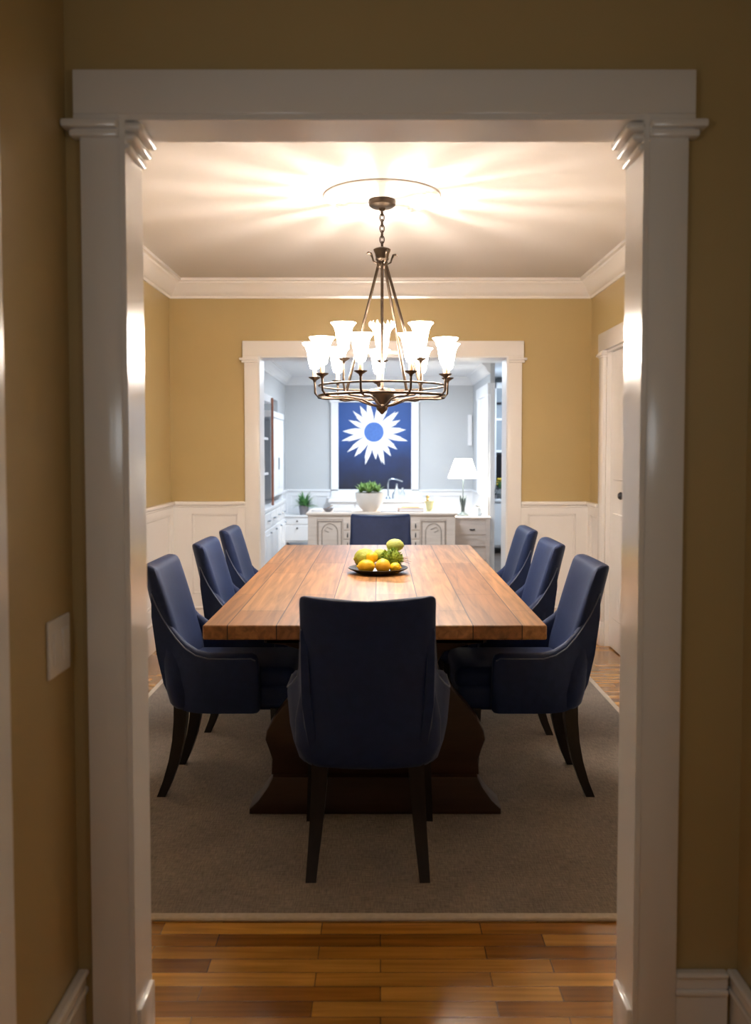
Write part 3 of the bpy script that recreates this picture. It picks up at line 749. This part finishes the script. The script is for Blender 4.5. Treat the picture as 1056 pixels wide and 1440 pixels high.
# planter with succulents on the desk
pt = empty('planter_bowl', (-0.118, 9.80, DZ), 'wide cream planter bowl of green succulents on the whitewashed desk', 'planter')
MB().lathe([(0.0, 0.0), (0.075, 0.0), (0.08, 0.012), (0.115, 0.05), (0.145, 0.10), (0.158, 0.16), (0.160, 0.205), (0.155, 0.208), (0.150, 0.200), (0.148, 0.16), (0.13, 0.10), (0.0, 0.09)], 36).build('bowl', M['ceramic'], pt, 45)
MB().lathe([(0.0, 0.182), (0.149, 0.18)], 24, caps=False).build('soil', M['soil'], pt)
rg = random.Random(21)
b = MB()
for k in range(14):
    a = rg.uniform(0, 2 * PI); r0 = 0.13 * math.sqrt(rg.random())
    cx_, cy_ = r0 * math.cos(a), r0 * math.sin(a); hz = 0.215 + 0.05 * (1 - r0 / 0.14) + rg.uniform(0, 0.02)
    for j in range(16):
        aa = 2.4 * j; el = 0.2 + 0.8 * j / 16
        leaf_strip(b.bm, (cx_, cy_, hz - 0.02), (math.cos(aa) * (1.2 - el), math.sin(aa) * (1.2 - el), el), rg.uniform(0.075, 0.12), 0.026, 0.35, 3)
b.build('succulent_leaves', M['succulent'], pt, 60)

# small things on the desk
bw = empty('small_bowl', (-0.575, 9.74, DZ), 'small grey bowl with a dry twig near the left desk end', 'bowl')
MB().lathe([(0.0, 0.0), (0.028, 0.0), (0.05, 0.022), (0.058, 0.040), (0.055, 0.040), (0.045, 0.022), (0.0, 0.010)], 24).build('bowl', M['darkpot'], bw, 45)
MB().tube([(-0.03, 0, 0.03), (0.01, 0.0, 0.05), (0.05, 0.01, 0.07)], 0.004, 6).build('twig', M['twig'], bw, 60)
def mat_stack(name, label, x, y, w, d, h, m, cat, rz=0):
    b = MB(); n = 3
    for k in range(n):
        b.box(-w / 2 + 0.004 * k, w / 2 - 0.003 * k, -d / 2, d / 2 - 0.004 * k, h * k / n, h * (k + 1) / n - 0.001, 0.002)
    o = b.build(name, m, None, None, (x, y, DZ)); o.rotation_euler = (0, 0, rz)
    return tag(o, label, cat)
mat_stack('folded_napkin', 'folded white cloth at the far left corner of the desk', -0.700, 9.78, 0.12, 0.2, 0.03, M['paper'], 'napkin')
mat_stack('paper_stack', 'white papers between the small grey bowl and the planter', -0.42, 9.80, 0.20, 0.26, 0.026, M['paper'], 'papers', 0.06)
mat_stack('paper_stack', 'white papers just right of the cream planter bowl', 0.098, 9.75, 0.19, 0.24, 0.022, M['paper'], 'papers', -0.08)
bk = empty('book', (0.335, 9.80, DZ), 'thick closed book with pinkish cover on the right of the desk', 'book', rz=0.05)
MB().box(-0.135, 0.135, -0.095, 0.095, 0.004, 0.036, 0.002).build('pages', M['paper'], bk)
MB().box(-0.14, 0.14, -0.10, 0.10, 0.034, 0.040, 0.002).box(-0.14, 0.14, -0.10, 0.10, 0.0, 0.006, 0.002).box(-0.14, -0.134, -0.1, 0.1, 0, 0.04, 0.002).build('cover', M['bookcover'], bk)
tr = MB().box(-0.10, 0.10, -0.02, 0.02, 0.0, 0.012, 0.005).build('paperweight', M['brass'], None, None, (0.30, 9.98, DZ))
tr.location = (0.33, 9.81, DZ + 0.040)
tag(tr, 'brass coloured bar lying on top of the closed book', 'paperweight')
gp = empty('flared_vase', (0.540, 9.80, DZ), 'small yellow green flared vase with brass finial by the book', 'vase')
MB().lathe([(0.0, 0.0), (0.045, 0.0), (0.046, 0.008), (0.036, 0.016), (0.040, 0.06), (0.046, 0.095), (0.060, 0.112), (0.058, 0.116), (0.042, 0.10), (0.0, 0.09)], 24).build('vase_body', M['potgreen'], gp, 45)
MB().lathe([(0.016, 0.095), (0.018, 0.13), (0.010, 0.14), (0.018, 0.152), (0.020, 0.166), (0.012, 0.18), (0.0, 0.184)], 16, Matrix.Translation((-0.02, 0, 0))).build('finial', M['brass'], gp, 45)

# ------------------------------------------------------------------ far room: sink counter under the picture
sc_ = empty('sink_counter', (-0.05, 11.60, 0), 'low white counter under the blue daisy picture', 'counter')
MB().box(-0.62, 0.70, -0.24, 0.24, 0.72, 0.755, 0.006).build('counter_top', M['coolwhite'], sc_)
b = MB().box(-0.60, 0.68, -0.21, 0.24, 0.08, 0.72)
for k in range(4): b.box(-0.58 + k * 0.31, -0.29 + k * 0.31, -0.225, -0.21, 0.12, 0.69, 0.004)
b.build('cupboards', M['coolwhite'], sc_)
fc = empty('faucet', (0.10, 11.56, 0.755), 'white and steel gooseneck faucet on the counter below the picture', 'faucet')
MB().tube([(0, 0, 0), (0, 0, 0.20), (0.01, 0, 0.245), (0.05, 0, 0.262), (0.12, 0, 0.25), (0.19, 0, 0.225)], 0.011, 10).build('spout', M['steel'], fc, 60)
MB().lathe([(0.0, 0.0), (0.035, 0.0), (0.03, 0.02), (0.018, 0.03), (0.0, 0.03)], 18).build('faucet_base', M['steel'], fc, 45)
MB().tube([(0.06, 0, 0.0), (0.06, 0, 0.06), (0.08, -0.02, 0.09)], 0.010, 8).build('tap_handle', M['steel'], fc, 60)
for i, (x, h, lab) in enumerate(((0.21, 0.20, 'tall clear glass bottle beside the gooseneck faucet'), (0.285, 0.15, 'shorter clear glass bottle right of the tall one'))):
    bo = empty('glass_bottle', (x, 11.50, 0.755), lab, 'bottle', 'glass bottles by the faucet')
    MB().lathe([(0.0, 0.0), (0.032, 0.0), (0.034, 0.02), (0.034, h * 0.55), (0.014, h * 0.75), (0.012, h * 0.92), (0.0, h * 0.92)], 18).build('bottle_body', M['glass'], bo, 40)
    MB().lathe([(0.013, h * 0.9), (0.013, h), (0.0, h)], 12).build('bottle_cap', M['steel'], bo, 40)

# ------------------------------------------------------------------ far room: daisy picture in a window-like frame
pic = empty('daisy_picture', (-0.076, FB - 0.03, 0.862), 'large blue picture of a white daisy in a white window frame', 'picture')
PW, PH = 0.489, 1.168
b = MB().box(-PW - 0.10, -PW, -0.03, 0.02, -0.02, PH + 0.02, 0.004).box(PW, PW + 0.10, -0.03, 0.02, -0.02, PH + 0.02, 0.004).box(-PW - 0.12, PW + 0.12, -0.035, 0.02, PH, PH + 0.12, 0.004)
b.box(-PW - 0.10, PW + 0.10, -0.03, 0.02, -0.10, 0.0, 0.004)
b.build('picture_frame', M['coolwhite'], pic)
MB().box(-PW - 0.15, PW + 0.15, -0.09, 0.02, -0.125, -0.098, 0.006).build('sill', M['coolwhite'], pic)
MB().box(-PW, PW, 0.0, 0.012, 0.0, PH).build('print', M['bluepic'], pic)
fx, fz = -0.012, 0.770
rg = random.Random(11)
b = MB()
for k in range(19):
    a = 2 * PI * (k + 0.22 * rg.uniform(-1, 1)) / 19 + 0.08
    ln = rg.uniform(0.37, 0.48); wd = rg.uniform(0.036, 0.050)
    c_, s_ = math.cos(a), math.sin(a)
    lay = -0.0015 - 0.0012 * (k % 3)
    for e, bend, le in ((0, 0.0, 1.0), (rg.choice((-1, 1)), rg.choice((-0.03, 0.03)), rg.uniform(0.75, 0.95))):
        pr = [(0.11, 0.6), (0.20, 0.82), (0.28, 0.86), (0.34, 0.66), (0.40, 0.34), (0.46, 0.0)]
        ww = wd if e == 0 else wd * 0.55
        P_ = []
        for t, w in pr: P_.append((t * ln * le / 0.46, w * ww, bend * (t / 0.46) ** 1.5 * (1.0 if e else 0)))
        pts = [(r, w + o_) for r, w, o_ in P_] + [(r, -w + o_) for r, w, o_ in reversed(P_[:-1])]
        poly = [(fx + r * c_ - w * s_, fz + r * s_ + w * c_) for r, w in pts]
        b.prism(poly, 'y', lay - 0.001 + 0.0003 * e, lay)
b.build('printed_petals', M['petal'], pic)
MB().lathe([(0.0, 0.0), (0.132, 0.0), (0.132, 0.002), (0.0, 0.002)], 40, Matrix.Translation((fx, -0.006, fz)) @ Matrix.Rotation(R(90), 4, 'X')).build('printed_flower_centre', M['disc'], pic)

# slim white upright strip on the far wall
tag(MB().box(1.176, 1.232, FB - 0.03, FB, 1.45, 1.865, 0.006).build('white_strip', M['paper']), 'slim white upright strip on the grey wall above the lamp', 'wall panel')

# ------------------------------------------------------------------ far room: nightstand with lamp
ns = empty('nightstand', (1.04, 10.05, 0), 'greige wooden side table with one drawer under the table lamp', 'side table')
NW, NZ = 0.20, 0.632
MB().box(-NW - 0.012, NW + 0.012, -0.015, 0.37, NZ - 0.025, NZ, 0.006).build('table_top', M['greige'], ns)
MB().box(-NW + 0.004, NW - 0.004, 0.006, 0.35, 0.30, NZ - 0.025).box(-NW + 0.02, NW - 0.02, 0.03, 0.34, 0.14, 0.30).build('case', M['greige'], ns)
d = MB().box(-NW + 0.03, NW - 0.03, -0.006, 0.008, 0.43, 0.55, 0.004).build('drawer', M['greige'], ns)
MB().tube([(-0.025, -0.006, 0.49), (-0.018, -0.022, 0.488), (0.018, -0.022, 0.488), (0.025, -0.006, 0.49)], 0.007, 8).build('drawer_pull', M['iron'], d, 60)
b = MB()
arc = [(NW - 0.05) * math.cos(PI * k / 16) for k in range(17)]
poly = [(x, 0.30 + 0.085 * math.sin(PI * k / 16)) for k, x in enumerate(arc)]
poly = [(NW - 0.03, 0.27), (NW - 0.03, 0.42), (-NW + 0.03, 0.42), (-NW + 0.03, 0.27), (-NW + 0.05, 0.27)] + list(reversed(poly)) + [(NW - 0.05, 0.27)]
b.prism(poly, 'y', -0.004, 0.006)
b.build('arched_apron', M['greige'], ns)
for sx in (-1, 1):
    for y in (0.012, 0.338):
        sec = lambda cx, cy, z, w: [(cx - w, cy - w, z), (cx + w, cy - w, z), (cx + w, cy + w, z), (cx - w, cy + w, z)]
        MB().loft([sec(sx * (NW - 0.022), y, NZ - 0.025, 0.024), sec(sx * (NW - 0.022), y, 0.3, 0.022), sec(sx * (NW - 0.018), y, 0.0, 0.015)]).build('leg', M['greige'], ns)

lp = empty('table_lamp', (0.950, 10.22, NZ), 'lit table lamp with white cone shade and twisted metal base', 'lamp')
MB().lathe([(0.0, 0.0), (0.070, 0.0), (0.072, 0.012), (0.050, 0.022), (0.028, 0.034), (0.016, 0.05), (0.0, 0.052)], 24).build('lamp_base', M['verdigris'], lp, 40)
b = MB()
for k in range(6):
    a0 = 2 * PI * k / 6
    pts = [((0.010 + 0.028 * t ** 1.5) * math.cos(a0 + 1.6 * t), (0.010 + 0.028 * t ** 1.5) * math.sin(a0 + 1.6 * t), 0.045 + 0.19 * t) for t in [i / 8 for i in range(9)]]
    b.tube(pts, [0.010] * 7 + [0.008, 0.003], 6)
b.build('twisted_stem', M['verdigris'], lp, 60)
MB().tube([(0, 0, 0.06), (0, 0, 0.57)], 0.0055, 8).build('lamp_pole', M['verdigris'], lp, 60)
MB().lathe([(0.172, 0.435), (0.172, 0.440), (0.098, 0.652), (0.096, 0.656), (0.094, 0.654), (0.168, 0.440)], 36, caps=False).build('lamp_shade', M['lampshade'], lp, 40)
MB().ball((0, 0, 0.53), 0.028, 0.028, 0.038, 2).build('bulb', M['bulb'], lp, 180)
jr = empty('glass_jar', (1.115, 10.16, NZ), 'clear lidded glass jar right of the lamp base', 'jar')
MB().lathe([(0.0, 0.0), (0.045, 0.0), (0.055, 0.02), (0.057, 0.07), (0.045, 0.105), (0.034, 0.11), (0.0, 0.11)], 24).build('jar_body', M['glass'], jr, 40)
MB().lathe([(0.036, 0.110), (0.036, 0.122), (0.012, 0.13), (0.0, 0.14)], 18).build('jar_lid', M['steel'], jr, 40)

# ------------------------------------------------------------------ far room: white drawer unit and fern
du = empty('drawer_unit', (-1.06, 11.30, 0), 'low white drawer unit left of the desk under the fern', 'drawer unit')
MB().box(-0.20, 0.20, -0.02, 0.42, 0.535, 0.56, 0.005).build('unit_top', M['coolwhite'], du)
MB().box(-0.19, 0.19, 0.0, 0.40, 0.215, 0.535).build('case', M['coolwhite'], du)
for z0_, z1_ in ((0.235, 0.43), (0.445, 0.52)):
    d = MB().box(-0.175, 0.175, -0.014, 0.002, z0_, z1_, 0.005).build('drawer', M['coolwhite'], du)
    MB().ball((0.0, -0.022, z1_ - 0.035), 0.012, 0.012, 0.012, 2).build('knob', M['iron'], d, 180)
for sx in (-1, 1):
    for y in (0.03, 0.37):
        MB().box(sx * 0.165 - 0.02, sx * 0.165 + 0.02, y - 0.02, y + 0.02, 0, 0.215, 0.004).build('leg', M['coolwhite'], du)
fn = empty('potted_fern', (-0.985, 11.42, 0.56), 'bushy green fern in a grey pot on the white drawer unit', 'potted plant')
MB().lathe([(0.0, 0.0), (0.052, 0.0), (0.066, 0.11), (0.07, 0.115), (0.062, 0.118), (0.0, 0.10)], 24).build('pot', M['darkpot'], fn, 40)
o = plant_mesh(150, 0.20, 0.020, 0.9, 1.0, 0.03, random.Random(4)).build('fronds', M['leaf'], fn, 60)
o.location = (0, 0, 0.105)

# ------------------------------------------------------------------ far room: hutch in the left niche
ht = empty('white_hutch', (FL, 10.10, 0), 'tall white hutch with a reddish wood stile on the far left wall', 'hutch')
hx = 0.08
b = MB().box(-0.38, hx, -0.98, 0.98, 0.14, 0.74, 0.004)
b.build('base_cabinet', M['coolwhite'], ht)
MB().box(-0.40, hx + 0.02, -0.99, 0.99, 0.74, 0.78, 0.006).build('counter_slab', M['coolwhite'], ht)
for k in range(4):
    y0 = -0.95 + k * 0.48
    d = MB().box(hx, hx + 0.014, y0, y0 + 0.45, 0.56, 0.72, 0.004).build('drawer', M['coolwhite'], ht)
    MB().tube([(hx + 0.014, y0 + 0.17, 0.64), (hx + 0.035, y0 + 0.18, 0.64), (hx + 0.035, y0 + 0.27, 0.64), (hx + 0.014, y0 + 0.28, 0.64)], 0.007, 6).build('handle', M['steel'], d, 60)
    d = MB().box(hx, hx + 0.014, y0, y0 + 0.45, 0.16, 0.54, 0.004).box(hx + 0.014, hx + 0.020, y0 + 0.06, y0 + 0.39, 0.21, 0.49, 0.004).build('cupboard_door', M['coolwhite'], ht)
    MB().ball((hx + 0.026, y0 + 0.40, 0.50), 0.012, sub=2).build('knob', M['steel'], d, 180)
for y in (-0.93, 0.0, 0.93):
    for x in (-0.34, hx - 0.04):
        MB().box(x - 0.025, x + 0.025, y - 0.025, y + 0.025, 0, 0.14, 0.004).build('leg', M['coolwhite'], ht)
b = MB().box(-0.38, -0.34, -0.98, 0.98, 0.78, 1.96).box(-0.34, hx - 0.02, 0.90, 0.98, 0.78, 1.80, 0.004).box(-0.34, hx - 0.02, -0.98, -0.94, 0.78, 1.96).box(-0.38, hx, -0.98, -0.22, 1.90, 1.98, 0.006).box(-0.38, hx, -0.22, 0.98, 1.76, 1.83, 0.006)
b.build('upper_case', M['coolwhite'], ht)
tag(MB().box(hx, hx + 0.024, -0.325, -0.285, 0.78, 1.96, 0.004).build('stile', M['redwood'], ht), 'reddish brown wooden stile')
for y0, y1, zt_ in ((-0.24, 0.30, 1.75), (0.32, 0.90, 1.75)):
    d = MB().box(hx - 0.02, hx + 0.0, y0, y1, 0.86, zt_, 0.004).box(hx, hx + 0.008, y0 + 0.07, y1 - 0.07, 0.94, zt_ - 0.08, 0.004).build('upper_door', M['coolwhite'], ht)
    MB().box(hx, hx + 0.016, y0 + 0.02, y0 + 0.04, 1.16, 1.30, 0.004).build('door_latch', M['steel'], d)
for z_ in (1.12, 1.50): MB().box(-0.34, hx - 0.03, -0.94, -0.34, z_, z_ + 0.025).build('shelf', M['coolwhite'], ht)
for i, (y, z_, h, rr) in enumerate(((9.42, 1.145, 0.13, 0.05), (9.62, 1.145, 0.10, 0.06), (9.45, 0.78, 0.2, 0.06))):
    lab = ('tall white jug on the hutch shelf left of the wood stile', 'squat white jar on the hutch shelf left of the wood stile', 'white canister on the hutch counter left of the wood stile')[i]
    o = MB().lathe([(0.0, 0.0), (rr * 0.8, 0.0), (rr, h * 0.3), (rr * 0.95, h * 0.7), (rr * 0.6, h * 0.9), (rr * 0.7, h), (0.0, h)], 20).build(('white_jug', 'white_jar', 'white_canister')[i], M['ceramic'], None, 40, (FL - 0.03, y, z_))
    tag(o, lab, ('jug', 'jar', 'canister')[i])

# ------------------------------------------------------------------ far room: glazed cabinet in the right recess
gc = empty('glazed_cabinet', (1.62, 12.33, 0), 'white cabinet with dark glass doors in the far right recess', 'cabinet')
b = MB().box(-0.14, 0.40, -0.42, 0.0, 0.08, 0.70)
for k in range(2): b.box(-0.13 + 0.26 * k, 0.12 + 0.26 * k, -0.434, -0.42, 0.11, 0.67, 0.005)
b.build('base_cabinet', M['coolwhite'], gc)
MB().box(-0.15, 0.42, -0.45, 0.0, 0.70, 0.735, 0.005).build('counter_slab', M['coolwhite'], gc)
b = MB()
for x0, x1 in ((-0.14, -0.055), (0.34, 0.40)): b.box(x0, x1, -0.30, 0.0, 0.82, 2.30, 0.003)
b.box(-0.14, 0.40, -0.30, 0.0, 2.22, 2.30, 0.003).box(-0.14, 0.40, -0.30, 0.0, 0.80, 0.86, 0.003).box(-0.055, 0.34, -0.03, 0.0, 0.86, 2.22)
b.build('upper_frame', M['coolwhite'], gc)
for z_ in (1.36, 1.79): MB().box(-0.055, 0.34, -0.28, -0.03, z_, z_ + 0.03).build('shelf', M['coolwhite'], gc)
tag(MB().box(-0.055, 0.34, -0.27, -0.26, 0.90, 1.33).build('lower_pane', M['blackglass'], gc), 'black lower glass pane')
tag(MB().box(-0.055, 0.34, -0.27, -0.26, 1.39, 1.79).box(-0.055, 0.34, -0.27, -0.26, 1.82, 2.22).build('upper_pane', M['greyglass'], gc), 'grey upper glass pane')
for z_ in (2.02, ): MB().tube([(-0.05, -0.29, z_), (0.01, -0.31, z_)], 0.014, 8).build('latch', M['iron'], gc, 60)
yf = empty('flower_bunch', (1.625, 11.965, 0.735), 'bunch of yellow flowers before the black pane of the far cabinet', 'flowers')
MB().lathe([(0.0, 0.0), (0.03, 0.0), (0.035, 0.1), (0.03, 0.15), (0.0, 0.14)], 16).build('vase', M['glass'], yf, 40)
rg = random.Random(3)
b = MB()
for k in range(14): b.ball((rg.uniform(-0.05, 0.05), rg.uniform(-0.04, 0.04), 0.21 + rg.uniform(-0.05, 0.07)), 0.022, 0.022, 0.016, 1)
b.build('blossoms', M['yellowflower'], yf, 60)
o = plant_mesh(26, 0.14, 0.022, 0.4, 0.6, 0.02, rg, 0.5).build('foliage', M['leaf'], yf, 60); o.location = (0, 0, 0.13)
dp = empty('dark_plant', (1.525, 11.955, 0.735), 'dark spiky leaves on the counter of the far right cabinet', 'potted plant')
MB().lathe([(0.0, 0.0), (0.04, 0.0), (0.05, 0.05), (0.045, 0.055), (0.0, 0.045)], 16).build('pot', M['darkpot'], dp, 40)
o = plant_mesh(28, 0.11, 0.016, 0.8, 1.0, 0.02, random.Random(9)).build('leaves', M['verdigris'], dp, 60); o.location = (0, 0, 0.045)

# ------------------------------------------------------------------ lights
def light(kind, name, loc, energy, col, **kw):
    l = bpy.data.lights.new(name, kind); l.energy = energy; l.color = col
    for k_, v in kw.items(): setattr(l, k_, v)
    o = bpy.data.objects.new(name, l); COL.objects.link(o); o.location = loc
    return o
WARM = (1.0, 0.85, 0.745)
for p in BULBS:
    light('POINT', 'chandelier_bulb_light', p, 0.3, WARM, shadow_soft_size=0.012)
sp = light('SPOT', 'added_streak_spot', (CX, CY, 1.941), 29.0, WARM, shadow_soft_size=0.004, spot_size=R(156), spot_blend=0.3)  # spot added inside the centre shade to throw radial streaks on the ceiling
sp.rotation_euler = (PI, 0, 0)
light('POINT', 'lamp_bulb_light', (0.950, 10.22, NZ + 0.48), 52, (1.0, 0.88, 0.70), shadow_soft_size=0.025)
for x, y in ((0.0, 8.2), (0.0, 10.6)):
    light('AREA', 'far_ceiling_light', (x, y, FZ - 0.02), 33, (0.80, 0.90, 1.0), shape='DISK', size=0.5)
light('AREA', 'added_recess_fill', (1.72, 11.0, FZ - 0.02), 22, (0.80, 0.90, 1.0), shape='DISK', size=0.3)  # fill lamp added to brighten the dark recess, not a fixture
for x, e in ((-0.54, 2.9), (0.66, 2.5)):
    light('POINT', 'added_hall_fill', (x, 0.35, 1.65), e, (0.92, 0.97, 1.0), shadow_soft_size=0.16)  # fill lamps added out of view to brighten the hall side

w = bpy.data.worlds.new('World'); scene.world = w; w.use_nodes = True
w.node_tree.nodes['Background'].inputs['Color'].default_value = (0.5, 0.6, 0.8, 1)
w.node_tree.nodes['Background'].inputs['Strength'].default_value = 0.02

# ------------------------------------------------------------------ camera
FPX, TILT, HC = 1250.0, R(2.6), 1.38
cam = bpy.data.cameras.new('camera')
co = bpy.data.objects.new('camera', cam); COL.objects.link(co)
co.location = (0, 0, HC); co.rotation_euler = (R(90) - TILT, 0, 0)
cam.sensor_fit = 'VERTICAL'; cam.sensor_height = 36.0; cam.sensor_width = 36.0 * 1056 / 1440
cam.lens = FPX / 1440 * 36.0
py = 634 + FPX * math.tan(TILT)
cam.shift_x = -(535 - 528) / 1440
cam.shift_y = (py - 720) / 1440
cam.clip_start = 0.02
cam.dof.use_dof = True; cam.dof.focus_distance = 3.9; cam.dof.aperture_fstop = 3.0
scene.camera = co
scene.view_settings.view_transform = 'Standard'
scene.view_settings.look = 'None'
scene.view_settings.exposure = 0.58
scene.view_settings.gamma = 1.0
scene.view_settings.use_curve_mapping = False
c = scene.cycles
c.use_denoising = True
c.max_bounces = 10; c.diffuse_bounces = 6; c.glossy_bounces = 4; c.transmission_bounces = 6; c.transparent_max_bounces = 16
c.caustics_reflective = False; c.caustics_refractive = False
c.sample_clamp_indirect = 6.0
